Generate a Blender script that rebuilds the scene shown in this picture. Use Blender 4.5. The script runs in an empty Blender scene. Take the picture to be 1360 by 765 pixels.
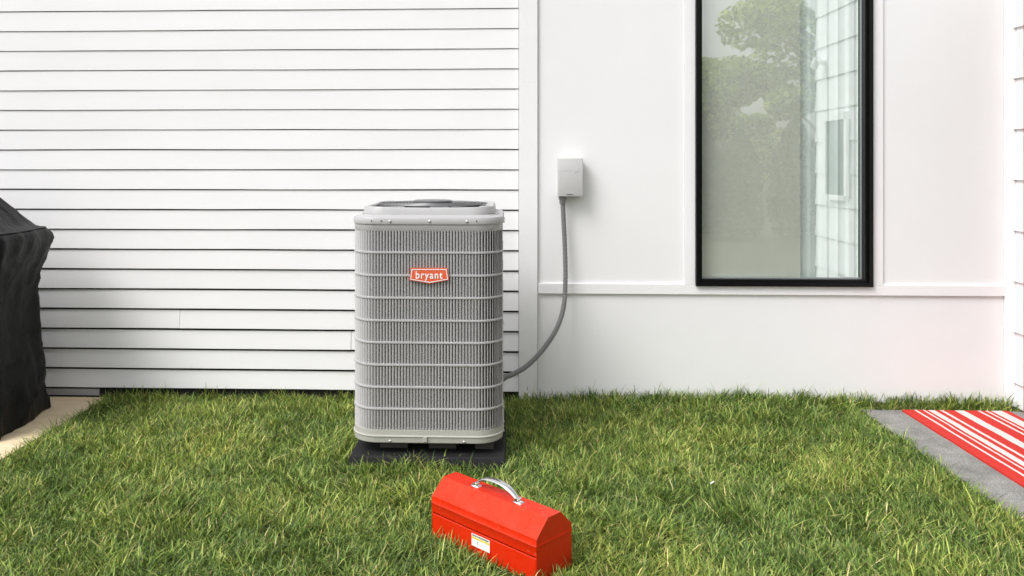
import bpy, bmesh, math, random
import numpy as np
from mathutils import Vector, Matrix, noise

random.seed(7)
RNG = np.random.default_rng(11)
SC = bpy.context.scene
COL = SC.collection
R = math.radians

# ------------------------------------------------------------------ camera
F, U0, V0 = 1100.0, 630.0, 216.0          # focal length and principal point in photo pixels (1360 x 765)
CAM_H, CAM_D, YAW = 1.28, 4.47, R(2.2)    # eye height, distance to the wall (wall face is y = 0), turn to the left
cam = bpy.data.cameras.new('camera')
cam.sensor_width = 36.0
cam.lens = F / 1360 * 36.0
cam.shift_x = (680 - U0) / 1360
cam.shift_y = -(382.5 - V0) / 1360
cam.clip_start = 0.05
cam.clip_end = 2000
cam_o = bpy.data.objects.new('camera', cam)
cam_o.location = (0, -CAM_D, CAM_H)
cam_o.rotation_euler = (math.pi / 2, 0, YAW)
COL.objects.link(cam_o)
SC.camera = cam_o

# ------------------------------------------------------------------ sky, sun, exposure
SUN_AZ, SUN_EL = R(230), R(50)            # azimuth clockwise from +y: behind the camera, to its left
world = bpy.data.worlds.new('World')
SC.world = world
world.use_nodes = True
wn, wl = world.node_tree.nodes, world.node_tree.links
sky = wn.new('ShaderNodeTexSky')
sky.sky_type = 'NISHITA'
sky.sun_disc = False
sky.sun_elevation = SUN_EL
sky.sun_rotation = SUN_AZ
sky.dust_density = 4.0
sky.air_density = 1.2
hsv = wn.new('ShaderNodeHueSaturation')   # high thin overcast: almost colourless light
hsv.inputs['Saturation'].default_value = 0.12
bg = wn['Background']
bg.inputs['Strength'].default_value = 0.135
wl.new(sky.outputs['Color'], hsv.inputs['Color'])
wl.new(hsv.outputs['Color'], bg.inputs['Color'])
sun = bpy.data.lights.new('sun', 'SUN')
sun.energy = 1.5
sun.angle = R(28)
sun.color = (1.0, 0.98, 0.97)
sun_o = bpy.data.objects.new('sun', sun)
sdir = Vector((math.sin(SUN_AZ) * math.cos(SUN_EL), math.cos(SUN_AZ) * math.cos(SUN_EL), math.sin(SUN_EL)))
sun_o.rotation_euler = sdir.to_track_quat('Z', 'Y').to_euler()
sun_o.location = (-4, -8, 9)
COL.objects.link(sun_o)
SC.view_settings.view_transform = 'Standard'
SC.view_settings.look = 'None'
SC.view_settings.exposure = 0.52
SC.view_settings.gamma = 1.0
SC.view_settings.use_curve_mapping = False
SC.cycles.max_bounces = 10
SC.cycles.transparent_max_bounces = 12

# ------------------------------------------------------------------ pixel helpers
CAM = Vector((0, -CAM_D, CAM_H))
FWD = Vector((-math.sin(YAW), math.cos(YAW), 0))
RGT = Vector((math.cos(YAW), math.sin(YAW), 0))

def ray(px, py):
    return FWD + RGT * ((px - U0) / F) + Vector((0, 0, -(py - V0) / F))

def on_y(px, py, y=0.0):
    d = ray(px, py)
    return CAM + d * ((y - CAM.y) / d.y)

def on_z(px, py, z=0.0):
    d = ray(px, py)
    return CAM + d * ((z - CAM.z) / d.z)

def wx(px, y=0.0):
    return on_y(px, 300, y).x

def wz(px, py, y=0.0):
    return on_y(px, py, y).z

# ------------------------------------------------------------------ object helpers
def tag(o, label=None, cat=None, group=None, kind=None):
    if label: o['label'] = label
    if cat: o['category'] = cat
    if group: o['group'] = group
    if kind: o['kind'] = kind
    return o

def empty(name, loc, rz=0.0):
    o = bpy.data.objects.new(name, None)
    o.location = loc
    o.rotation_euler = (0, 0, rz)
    o.empty_display_size = 0.1
    COL.objects.link(o)
    return o

def link(name, me, parent=None, local=False):
    o = bpy.data.objects.new(name, me)
    COL.objects.link(o)
    if parent is not None:
        o.parent = parent
        if not local:                     # mesh is in world coordinates, the root only shifted
            # (a part's own mesh sits in world coordinates, so only a root needs undoing)
            if parent.parent is None:
                o.matrix_parent_inverse = Matrix.Translation(-parent.location)
    return o

def bm_obj(name, bm, mat, parent=None, local=False, smooth=False, bevel=0.0, angle=40):
    if bevel > 0:
        bmesh.ops.bevel(bm, geom=[e for e in bm.edges if e.is_manifold and e.calc_face_angle(0) > R(25)],
                        offset=bevel, segments=2, profile=0.6, affect='EDGES', clamp_overlap=True)
    bmesh.ops.recalc_face_normals(bm, faces=bm.faces)
    me = bpy.data.meshes.new(name)
    bm.to_mesh(me)
    bm.free()
    if smooth:
        me.polygons.foreach_set('use_smooth', [True] * len(me.polygons))
        me.set_sharp_from_angle(angle=R(angle))
    me.materials.append(mat)
    return link(name, me, parent, local)

def add_box(bm, x0, x1, y0, y1, z0, z1):
    vs = [bm.verts.new(p) for p in ((x0, y0, z0), (x1, y0, z0), (x1, y1, z0), (x0, y1, z0),
                                    (x0, y0, z1), (x1, y0, z1), (x1, y1, z1), (x0, y1, z1))]
    for f in ((0, 3, 2, 1), (4, 5, 6, 7), (0, 1, 5, 4), (1, 2, 6, 5), (2, 3, 7, 6), (3, 0, 4, 7)):
        bm.faces.new([vs[i] for i in f])

def box(name, x0, x1, y0, y1, z0, z1, mat, parent=None, bevel=0.0, local=False):
    bm = bmesh.new()
    add_box(bm, min(x0, x1), max(x0, x1), min(y0, y1), max(y0, y1), min(z0, z1), max(z0, z1))
    return bm_obj(name, bm, mat, parent, local, smooth=bevel > 0, bevel=bevel)

def rrect(hx, hy, r, n=8):
    pts = []
    for cx, cy, a0 in ((hx - r, hy - r, 0), (-hx + r, hy - r, 90), (-hx + r, -hy + r, 180), (hx - r, -hy + r, 270)):
        for i in range(n + 1):
            a = R(a0 + 90 * i / n)
            pts.append((cx + r * math.cos(a), cy + r * math.sin(a)))
    return pts

def loft(bm, rings, cap0=True, cap1=True):
    prev = None
    first = None
    for ring in rings:
        vs = [bm.verts.new(p) for p in ring]
        if prev is not None:
            n = len(vs)
            for i in range(n):
                bm.faces.new((prev[i], prev[(i + 1) % n], vs[(i + 1) % n], vs[i]))
        else:
            first = vs
        prev = vs
    if cap0: bm.faces.new(first[::-1])
    if cap1: bm.faces.new(prev)

def add_tube(bm, pts, rad, n=10, cap=True):
    pts = [Vector(p) for p in pts]
    rings = []
    up = Vector((0.13, 0.21, 1)).normalized()
    for i, p in enumerate(pts):
        t = (pts[min(i + 1, len(pts) - 1)] - pts[max(i - 1, 0)]).normalized()
        a = t.cross(up)
        if a.length < 1e-3: a = t.cross(Vector((1, 0, 0)))
        a.normalize()
        b = a.cross(t)
        r = rad[i] if hasattr(rad, '__len__') else rad
        rings.append([p + (a * math.cos(k * 2 * math.pi / n) + b * math.sin(k * 2 * math.pi / n)) * r for k in range(n)])
    loft(bm, rings, cap, cap)

def add_ring(bm, c, rad, tube, n=48, m=6):
    rows = []
    for i in range(n):
        a = 2 * math.pi * i / n
        rows.append([bm.verts.new((c[0] + (rad + tube * math.cos(b)) * math.cos(a), c[1] + (rad + tube * math.cos(b)) * math.sin(a),
                                   c[2] + tube * math.sin(b))) for b in [2 * math.pi * k / m for k in range(m)]])
    for i in range(n):
        for k in range(m):
            bm.faces.new((rows[i][k], rows[(i + 1) % n][k], rows[(i + 1) % n][(k + 1) % m], rows[i][(k + 1) % m]))

def catmull(pts, per=12):
    pts = [Vector(p) for p in pts]
    P = [pts[0] * 2 - pts[1]] + pts + [pts[-1] * 2 - pts[-2]]
    out = []
    for i in range(1, len(P) - 2):
        for k in range(per):
            t = k / per
            a, b, c, d = P[i - 1], P[i], P[i + 1], P[i + 2]
            out.append(0.5 * ((2 * b) + (c - a) * t + (2 * a - 5 * b + 4 * c - d) * t * t + (3 * b - a - 3 * c + d) * t ** 3))
    out.append(P[-2])
    return out

# ------------------------------------------------------------------ materials
def mat(name, col, rough=0.5, metal=0.0, var=0.0, vscale=6.0, bump=0.0, bscale=200.0, spec=0.5, stretch=None, coat=0.0):
    m = bpy.data.materials.new(name)
    m.use_nodes = True
    n, l = m.node_tree.nodes, m.node_tree.links
    b = n['Principled BSDF']
    b.inputs['Base Color'].default_value = (*col, 1)
    b.inputs['Roughness'].default_value = rough
    b.inputs['Metallic'].default_value = metal
    b.inputs['Specular IOR Level'].default_value = spec
    b.inputs['Coat Weight'].default_value = coat
    tc = n.new('ShaderNodeTexCoord')
    vec = tc.outputs['Object']
    if stretch:
        mp = n.new('ShaderNodeMapping')
        mp.inputs['Scale'].default_value = stretch
        l.new(vec, mp.inputs['Vector'])
        vec = mp.outputs['Vector']
    if var > 0:
        t = n.new('ShaderNodeTexNoise')
        t.inputs['Scale'].default_value = vscale
        t.inputs['Detail'].default_value = 6
        t.inputs['Roughness'].default_value = 0.65
        l.new(vec, t.inputs['Vector'])
        mr = n.new('ShaderNodeMapRange')
        mr.inputs['From Min'].default_value = 0.3
        mr.inputs['From Max'].default_value = 0.7
        mr.inputs['To Min'].default_value = 1 - var
        mr.inputs['To Max'].default_value = 1 + var
        l.new(t.outputs['Fac'], mr.inputs['Value'])
        mx = n.new('ShaderNodeMix')
        mx.data_type = 'RGBA'
        mx.blend_type = 'MULTIPLY'
        mx.inputs[0].default_value = 1
        mx.inputs[6].default_value = (*col, 1)
        l.new(mr.outputs['Result'], mx.inputs[7])
        l.new(mx.outputs[2], b.inputs['Base Color'])
    if bump > 0:
        t2 = n.new('ShaderNodeTexNoise')
        t2.inputs['Scale'].default_value = bscale
        t2.inputs['Detail'].default_value = 4
        l.new(vec, t2.inputs['Vector'])
        bp = n.new('ShaderNodeBump')
        bp.inputs['Strength'].default_value = bump
        bp.inputs['Distance'].default_value = 0.002
        l.new(t2.outputs['Fac'], bp.inputs['Height'])
        l.new(bp.outputs['Normal'], b.inputs['Normal'])
    return m

M = {}
M['paint'] = mat('white_house_paint', (0.80, 0.797, 0.806), 0.55, var=0.028, vscale=3, bump=0.25, bscale=260, stretch=(0.35, 1, 1))
M['panel'] = mat('white_panel_paint', (0.785, 0.785, 0.79), 0.5, var=0.015, vscale=2, bump=0.2, bscale=320)
M['shade_backing'] = mat('black_shade_backing', (0.012, 0.012, 0.012), 0.9)  # black backing that draws the shadow lines in the siding gaps
M['recess_shade'] = mat('dark_recess_shade', (0.03, 0.03, 0.03), 0.9, var=0.2, bump=0.5)  # dark tone for the recess shadow past the skirt
M['skirt'] = mat('grey_skirt_paint', (0.42, 0.42, 0.44), 0.6, var=0.05)
M['black'] = mat('black_window_frame', (0.004, 0.004, 0.004), 0.3, bump=0.05, spec=0.2)
M['alu'] = mat('window_spacer', (0.45, 0.5, 0.5), 0.35, metal=0.6)
M['blind'] = mat('grey_green_blind', (0.70, 0.715, 0.65), 0.85, var=0.03, vscale=4)
M['curtain'] = mat('pale_teal_curtain', (0.80, 0.87, 0.845), 0.85, var=0.03)
M['acgrey'] = mat('unit_grey_paint', (0.53, 0.524, 0.528), 0.42, var=0.04, vscale=9, bump=0.1, bscale=500)
M['accap'] = mat('unit_casing_paint', (0.41, 0.407, 0.41), 0.42, var=0.04, vscale=9, bump=0.1, bscale=500)
M['acbase'] = mat('unit_base_paint', (0.40, 0.40, 0.36), 0.45, var=0.05, vscale=9)
M['foot'] = mat('unit_foot_rubber', (0.06, 0.058, 0.05), 0.7)
M['acdark'] = mat('unit_dark_inside', (0.03, 0.03, 0.03), 0.8)
M['guard'] = mat('fan_guard_wire', (0.16, 0.16, 0.165), 0.4, metal=0.3)
M['screw'] = mat('screw_steel', (0.7, 0.7, 0.7), 0.3, metal=0.9)
M['badge'] = mat('badge_orange', (0.72, 0.12, 0.045), 0.4)
M['white'] = mat('badge_white', (0.85, 0.85, 0.85), 0.4)
M['pad'] = mat('black_plastic_pad', (0.012, 0.012, 0.0135), 0.7, var=0.2, vscale=40, bump=0.6, bscale=150, spec=0.3)
M['boxgrey'] = mat('disconnect_box_plastic', (0.55, 0.55, 0.55), 0.4, var=0.02)
M['conduit'] = mat('grey_conduit', (0.17, 0.17, 0.17), 0.35)
M['red'] = mat('toolbox_red_paint', (0.62, 0.020, 0.002), 0.30, var=0.05, vscale=20, bump=0.12, bscale=700, spec=0.5)
M['chrome'] = mat('chrome', (0.8, 0.8, 0.8), 0.12, metal=1.0, bump=0.05, bscale=60)
M['sticker'] = mat('sticker_white', (0.8, 0.8, 0.78), 0.5)
M['stickeryellow'] = mat('sticker_yellow', (0.65, 0.55, 0.06), 0.5)
M['stickerink'] = mat('sticker_ink', (0.12, 0.13, 0.10), 0.6)
M['fabric'] = mat('black_cover_fabric', (0.004, 0.004, 0.0043), 0.45, var=0.25, vscale=7, bump=0.9, bscale=6, spec=0.17)
for nd in M['fabric'].node_tree.nodes:
    if nd.type == 'BUMP': nd.inputs['Distance'].default_value = 0.02
    if nd.type == 'TEX_NOISE' and nd.inputs['Scale'].default_value == 6.0: nd.inputs['Distortion'].default_value = 0.3; nd.inputs['Detail'].default_value = 4
M['slab'] = mat('tan_slab', (0.70, 0.57, 0.38), 0.8, var=0.12, vscale=5, bump=0.4, bscale=60, stretch=(0.5, 4, 1))
M['door'] = mat('dark_door', (0.03, 0.02, 0.016), 0.4)
M['doorframe'] = mat('red_brown_door_frame', (0.42, 0.09, 0.03), 0.5, var=0.15, vscale=8, stretch=(1, 1, 0.1))
M['bark'] = mat('bark', (0.10, 0.075, 0.055), 0.9, var=0.3, vscale=12, bump=0.8, bscale=30)
M['soil'] = mat('soil', (0.05, 0.04, 0.02), 0.95, var=0.3, vscale=20)

M['red'].node_tree.nodes['Principled BSDF'].inputs['Specular Tint'].default_value = (1.0, 0.8, 0.6, 1)
def wear(m, lo, hi, scale, dust):
    n, l = m.node_tree.nodes, m.node_tree.links
    b = n['Principled BSDF']
    t = n.new('ShaderNodeTexNoise')
    t.inputs['Scale'].default_value = scale
    t.inputs['Detail'].default_value = 8
    t.inputs['Roughness'].default_value = 0.7
    l.new(n['Texture Coordinate'].outputs['Object'], t.inputs['Vector'])
    mr = n.new('ShaderNodeMapRange')
    mr.inputs['From Min'].default_value = 0.35
    mr.inputs['From Max'].default_value = 0.65
    mr.inputs['To Min'].default_value = lo
    mr.inputs['To Max'].default_value = hi
    l.new(t.outputs['Fac'], mr.inputs['Value'])
    l.new(mr.outputs['Result'], b.inputs['Roughness'])
    # fine pale scuffs
    mp = n.new('ShaderNodeMapping')
    mp.inputs['Scale'].default_value = (1, 6, 3)
    l.new(n['Texture Coordinate'].outputs['Object'], mp.inputs['Vector'])
    t2 = n.new('ShaderNodeTexNoise')
    t2.inputs['Scale'].default_value = 55
    t2.inputs['Detail'].default_value = 5
    l.new(mp.outputs['Vector'], t2.inputs['Vector'])
    cr = n.new('ShaderNodeMapRange')
    cr.inputs['From Min'].default_value = 0.66
    cr.inputs['From Max'].default_value = 0.76
    cr.inputs['To Max'].default_value = dust
    l.new(t2.outputs['Fac'], cr.inputs['Value'])
    mx = n.new('ShaderNodeMix')
    mx.data_type = 'RGBA'
    l.new(cr.outputs['Result'], mx.inputs[0])
    l.new(b.inputs['Base Color'].links[0].from_socket, mx.inputs[6])
    mx.inputs[7].default_value = (0.55, 0.30, 0.22, 1)
    l.new(mx.outputs[2], b.inputs['Base Color'])
wear(M['red'], 0.22, 0.5, 14, 0.45)

def concrete_mat():
    m = mat('grey_concrete', (0.22, 0.217, 0.205), 0.85, var=0.32, vscale=9, bump=0.8, bscale=220)
    n, l = m.node_tree.nodes, m.node_tree.links
    b = n['Principled BSDF']
    src = b.inputs['Base Color'].links[0].from_socket
    tc = n['Texture Coordinate']
    s = n.new('ShaderNodeTexNoise')
    s.inputs['Scale'].default_value = 160
    s.inputs['Detail'].default_value = 3
    l.new(tc.outputs['Object'], s.inputs['Vector'])
    rp = n.new('ShaderNodeMapRange')
    rp.inputs['From Min'].default_value = 0.35
    rp.inputs['From Max'].default_value = 0.68
    rp.inputs['To Min'].default_value = 0.62
    rp.inputs['To Max'].default_value = 1.45
    l.new(s.outputs['Fac'], rp.inputs['Value'])
    mx = n.new('ShaderNodeMix')
    mx.data_type = 'RGBA'
    mx.blend_type = 'MULTIPLY'
    mx.inputs[0].default_value = 1
    l.new(src, mx.inputs[6])
    l.new(rp.outputs['Result'], mx.inputs[7])
    l.new(mx.outputs[2], b.inputs['Base Color'])
    return m
M['concrete'] = concrete_mat()

def coil_mat():
    m = mat('coil_fins', (0.11, 0.11, 0.112), 0.5, metal=0.4)
    n, l = m.node_tree.nodes, m.node_tree.links
    w = n.new('ShaderNodeTexWave')
    w.wave_type = 'BANDS'
    w.bands_direction = 'Z'
    w.inputs['Scale'].default_value = 34
    cr = n.new('ShaderNodeValToRGB')
    cr.color_ramp.elements[0].color = (0.012, 0.012, 0.012, 1)
    cr.color_ramp.elements[0].position = 0.35
    cr.color_ramp.elements[1].color = (0.045, 0.045, 0.045, 1)
    cr.color_ramp.elements[1].position = 0.7
    l.new(n['Texture Coordinate'].outputs['Object'], w.inputs['Vector'])
    l.new(w.outputs['Fac'], cr.inputs['Fac'])
    l.new(cr.outputs['Color'], n['Principled BSDF'].inputs['Base Color'])
    return m
M['coil'] = coil_mat()

def glass_mat(name, refl):
    m = bpy.data.materials.new(name)
    m.use_nodes = True
    n, l = m.node_tree.nodes, m.node_tree.links
    n.remove(n['Principled BSDF'])
    out = n['Material Output']
    tr = n.new('ShaderNodeBsdfTransparent')
    tr.inputs['Color'].default_value = (0.965, 0.985, 0.975, 1)
    gl = n.new('ShaderNodeBsdfGlossy')
    gl.inputs['Roughness'].default_value = 0.0
    gl.inputs['Color'].default_value = (0.97, 1.0, 0.98, 1)
    lw = n.new('ShaderNodeLayerWeight')      # the same from both sides
    lw.inputs['Blend'].default_value = 0.5
    pw = n.new('ShaderNodeMath')
    pw.operation = 'POWER'
    pw.inputs[1].default_value = 4.0
    l.new(lw.outputs['Facing'], pw.inputs[0])
    mr = n.new('ShaderNodeMapRange')
    mr.inputs['To Min'].default_value = refl
    mr.inputs['To Max'].default_value = 1.0
    l.new(pw.outputs[0], mr.inputs['Value'])
    mx = n.new('ShaderNodeMixShader')
    l.new(mr.outputs['Result'], mx.inputs[0])
    l.new(tr.outputs[0], mx.inputs[1])
    l.new(gl.outputs[0], mx.inputs[2])
    l.new(mx.outputs[0], out.inputs['Surface'])
    return m
M['glass'] = glass_mat('coated_window_glass', 0.35)

def rug_mat(width):
    m = mat('striped_rug_weave', (0.7, 0.04, 0.02), 0.9)
    n, l = m.node_tree.nodes, m.node_tree.links
    tc = n['Texture Coordinate']
    no = n.new('ShaderNodeTexNoise')
    no.inputs['Scale'].default_value = 60
    l.new(tc.outputs['Object'], no.inputs['Vector'])
    sep = n.new('ShaderNodeSeparateXYZ')
    l.new(tc.outputs['Object'], sep.inputs['Vector'])
    ad = n.new('ShaderNodeMath')
    ad.operation = 'MULTIPLY_ADD'
    ad.inputs[1].default_value = 0.006
    l.new(no.outputs['Fac'], ad.inputs[0])
    l.new(sep.outputs['X'], ad.inputs[2])
    dv = n.new('ShaderNodeMath')
    dv.operation = 'DIVIDE'
    dv.inputs[1].default_value = width
    l.new(ad.outputs[0], dv.inputs[0])
    cr = n.new('ShaderNodeValToRGB')
    cr.color_ramp.interpolation = 'CONSTANT'
    red, wht = (0.54, 0.021, 0.012, 1), (0.60, 0.59, 0.57, 1)
    edges = [(0, red), (90, wht), (110, red), (155, wht), (171, red), (196, wht), (245, red), (285, wht), (308, red), (390, wht),
             (460, red), (560, wht), (580, red), (618, wht), (635, red), (662, wht), (740, red)]
    el = cr.color_ramp.elements
    el[0].position = 0; el[0].color = red
    el[1].position = 90 / 785; el[1].color = wht
    for p, c in edges[2:]:
        e = el.new(p / 785)
        e.color = c
    l.new(dv.outputs[0], cr.inputs['Fac'])
    n2 = n.new('ShaderNodeTexNoise')
    n2.inputs['Scale'].default_value = 350
    l.new(tc.outputs['Object'], n2.inputs['Vector'])
    mr = n.new('ShaderNodeMapRange')
    mr.inputs['To Min'].default_value = 0.75
    mr.inputs['To Max'].default_value = 1.15
    l.new(n2.outputs['Fac'], mr.inputs['Value'])
    mx = n.new('ShaderNodeMix')
    mx.data_type = 'RGBA'; mx.blend_type = 'MULTIPLY'; mx.inputs[0].default_value = 1
    l.new(cr.outputs['Color'], mx.inputs[6])
    l.new(mr.outputs['Result'], mx.inputs[7])
    l.new(mx.outputs[2], n['Principled BSDF'].inputs['Base Color'])
    bp = n.new('ShaderNodeBump')
    bp.inputs['Strength'].default_value = 0.6
    bp.inputs['Distance'].default_value = 0.002
    l.new(n2.outputs['Fac'], bp.inputs['Height'])
    l.new(bp.outputs['Normal'], n['Principled BSDF'].inputs['Normal'])
    return m

def leaf_mat(name, attr=True, col=(0.08, 0.12, 0.03), trans=0.3, rough=0.5):
    m = bpy.data.materials.new(name)
    m.use_nodes = True
    n, l = m.node_tree.nodes, m.node_tree.links
    b = n['Principled BSDF']
    b.inputs['Roughness'].default_value = rough
    b.inputs['Specular IOR Level'].default_value = 0.35
    tl = n.new('ShaderNodeBsdfTranslucent')
    mx = n.new('ShaderNodeMixShader')
    mx.inputs[0].default_value = trans
    if attr:
        at = n.new('ShaderNodeAttribute')
        at.attribute_name = 'tint'
        l.new(at.outputs['Color'], b.inputs['Base Color'])
        l.new(at.outputs['Color'], tl.inputs['Color'])
    else:
        b.inputs['Base Color'].default_value = (*col, 1)
        tl.inputs['Color'].default_value = (*col, 1)
    l.new(b.outputs[0], mx.inputs[1])
    l.new(tl.outputs[0], mx.inputs[2])
    l.new(mx.outputs[0], n['Material Output'].inputs['Surface'])
    return m
M['grass'] = leaf_mat('grass_blades', trans=0.2)
M['leaf'] = leaf_mat('tree_leaves', trans=0.55)

def ground_mat():
    m = mat('lawn_soil_and_thatch', (0.035, 0.036, 0.014), 0.95, var=0.4, vscale=30, bump=0.8, bscale=80)
    return m
M['ground'] = ground_mat()

# ================================================================== the setting
GZ = -0.02      # soil level under the grass; paving is at z = 0
def bank(x, y):
    """the soil rises a few centimetres towards the foot of the panel wall"""
    x, y = np.asarray(x, float), np.asarray(y, float)
    sx = np.clip((x + 0.15) / 0.9, 0, 1); sx = sx * sx * (3 - 2 * sx)
    reach = np.where(x > 1.78, 0.10, 0.55)
    t = np.clip(1 + y / reach, 0, 1); t = t * t * (3 - 2 * t)
    return 0.036 * sx * np.where(y > 0.05, 0.0, np.minimum(t, 1.0))
gx = [-300, -60, -15] + [-5 + 0.2 * i for i in range(24)] + [-0.2 + 0.08 * i for i in range(38)] + [3.2, 6, 20, 80, 300]
gy = [-300, -80, -25, -8, -4, -2] + [-1.2 + 0.1 * i for i in range(9)] + [-0.34 + 0.02 * i for i in range(18)] + [0.2, 3, 20, 80, 300]
bm = bmesh.new()
rows = [[bm.verts.new((x, y, GZ + float(bank(x, y)))) for x in gx] for y in gy]
for j in range(len(gy) - 1):
    for i in range(len(gx) - 1):
        bm.faces.new((rows[j][i], rows[j][i + 1], rows[j + 1][i + 1], rows[j + 1][i]))
tag(bm_obj('ground', bm, M['ground']), 'green lawn ground in front of the white house', 'lawn', kind='structure')

# grey path on the right
PX0 = on_z(1145, 545).x
PY1 = on_z(1145, 544).y
XS = wx(1341)          # face of the wing that closes the yard on the right
path = empty('path', (PX0, PY1, 0))
tag(path, 'grey concrete path under the red and white striped rug', 'path', kind='structure')
jy = on_z(1345, 694).y
for y1, y0 in ((PY1, jy + 0.006), (jy - 0.006, jy - 1.2), (jy - 1.212, jy - 2.6)):
    bm = bmesh.new()
    nx, ny = 10, 14
    x1 = XS + 0.0
    rows = []
    for j in range(ny + 1):
        rows.append([])
        for i in range(nx + 1):
            x = PX0 + (x1 - PX0) * i / nx
            y = y0 + (y1 - y0) * j / ny
            if i == 0: x += 0.014 * (noise.noise((3.1, y * 9, 0)))
            if j in (0, ny): y += 0.005 * noise.noise((x * 9, 7.3, y))
            rows[-1].append(bm.verts.new((x, y, 0.001 * noise.noise((x * 3, y * 3, 1)))))
    for j in range(ny):
        for i in range(nx):
            bm.faces.new((rows[j][i], rows[j][i + 1], rows[j + 1][i + 1], rows[j + 1][i]))
    r = bmesh.ops.extrude_face_region(bm, geom=bm.faces[:])
    for v in r['geom']:
        if isinstance(v, bmesh.types.BMVert): v.co.z -= 0.07
    bm_obj('paving_slab', bm, M['concrete'], path)

# tan slab under the covered grill
SX1 = on_z(133, 533).x
patio = empty('patio', (SX1 - 0.6, -0.5, 0))
tag(patio, 'pale tan paving under the covered grill', 'paving', kind='structure')
for y1, y0 in ((-0.03, -0.62), (-0.626, -1.22), (-1.226, -1.85)):
    for x1, x0 in ((SX1, SX1 - 0.9), (SX1 - 0.906, SX1 - 1.8)):
        box('paving_slab', x0, x1, y0, y1, -0.06, 0.0 + random.uniform(-0.001, 0.001), M['slab'], patio, bevel=0.004)

# ================================================================== the house
house = empty('house', (0, 0.1, 0))
tag(house, 'white house wall with lap siding, flat panels and a tall black framed window', 'house')
XL = -4.6
X_SID = wx(689)                   # right end of the siding
X_TRIM = wx(714)
W0, W1 = wx(922), wx(1155)        # window outer edges
WZ0 = wz(1040, 379)
WZ1 = 2.62
TOP = 2.95
# core wall behind the cladding, with the window opening left free
bm = bmesh.new()
ox0, ox1 = W0 + 0.01, W1 - 0.01
add_box(bm, XL, ox0, 0.0, 0.16, -0.3, TOP)
add_box(bm, ox1, XS + 0.3, 0.0, 0.16, -0.3, TOP)
add_box(bm, ox0 + 0.0005, ox1 - 0.0005, 0.001, 0.16, -0.3, WZ0 + 0.01)
add_box(bm, ox0 + 0.0005, ox1 - 0.0005, 0.001, 0.16, WZ1 - 0.01, TOP)
bm_obj('wall', bm, M['shade_backing'], house)

def siding_board(parent, x0, x1, zb, zt, seed, mname='paint', n=40, lip=0.021, wav=0.0012):
    bm = bmesh.new()
    secs = []
    for i in range(n + 1):
        x = x0 + (x1 - x0) * i / n
        w = wav * (noise.noise((x * 1.3, seed * 3.7, 0)) * 1.4 + noise.noise((x * 4.1, seed * 5.1, 2)) * 0.5)
        lp = lip + 0.002 * noise.noise((x * 1.1, seed * 2.9, 5))
        prof = [(-0.002, zb + w), (-lp + 0.0015, zb + w), (-lp, zb + w + 0.0015), (-0.0085, zt + w * 0.5), (-0.002, zt + w * 0.5)]
        secs.append([(x, y, z) for y, z in prof])
    loft(bm, secs)
    return bm_obj('siding_board', bm, M[mname], parent, smooth=True, angle=25)

PITCH = 26.55 / (F / CAM_D)
zb0 = wz(500, 517)
zlines = [wz(500, 517 - 26.55 * k) for k in range(20)]
k = 20
while zlines[-1] + PITCH < TOP:
    zlines.append(zlines[-1] + PITCH)
cuts = {3: wx(240), 2: wx(467), 9: wx(-60), 12: wx(-120), 6: wx(-30), 15: wx(-90)}
for k, zb in enumerate(zlines):
    kk = min(1, k / 13)
    gap = 0.0125 - 0.0105 * kk  # wider gaps lower down draw heavier shadow lines
    sl = dict(lip=0.021 - 0.007 * kk, wav=0.0012 + 0.0006 * kk)
    zt = zb + PITCH - gap
    if k in cuts:
        siding_board(house, XL, cuts[k] - 0.0012, zb, zt, k, **sl)
        siding_board(house, cuts[k] + 0.0012, X_SID - 0.002, zb, zt, k + 40, **sl)
    else:
        siding_board(house, XL, X_SID - 0.002, zb, zt, k, **sl)
# skirt under the last board, cut short beside the lawn; beyond it black backing stands in for the recess shadow
box('skirt_board', XL, wx(133), -0.012, -0.001, 0.004, zb0 - 0.012, M['skirt'], house)
# boards and panels right of the siding
zbelt1, zbelt0 = wz(714, 375.5), wz(714, 388.5)
box('corner_trim', X_SID, X_TRIM - 0.0015, -0.030, -0.001, 0.0, TOP, M['paint'], house, bevel=0.002)
XC0 = wx(1330)
CW0, CW1 = wx(908), wx(1170)
T = -0.016
box('wall_panel', X_TRIM + 0.0015, CW0, T, -0.001, zbelt1, TOP, M['panel'], house, bevel=0.0012)
box('wall_panel', CW1, XC0 - 0.001, T, -0.001, zbelt1, TOP, M['panel'], house, bevel=0.0012)
box('wall_panel', X_TRIM + 0.0015, XC0 - 0.001, T, -0.001, 0.012, zbelt0 + 0.004, M['panel'], house, bevel=0.0012)
box('belt_trim', X_TRIM + 0.002, XC0, -0.029, -0.001, zbelt0, zbelt1, M['paint'], house, bevel=0.003)
box('window_casing', CW0 + 0.0008, W0 - 0.001, -0.027, -0.001, zbelt1 + 0.0012, TOP, M['paint'], house, bevel=0.002)
box('window_casing', W1 + 0.001, CW1 - 0.0008, -0.027, -0.001, zbelt1 + 0.0012, TOP, M['paint'], house, bevel=0.002)
box('window_casing', W0, W1, -0.027, -0.001, WZ1 + 0.001, TOP, M['paint'], house, bevel=0.002)
box('corner_trim', XC0 + 0.0012, XS + 0.0195, -0.032, -0.001, 0.0, TOP, M['paint'], house, bevel=0.002)
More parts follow.
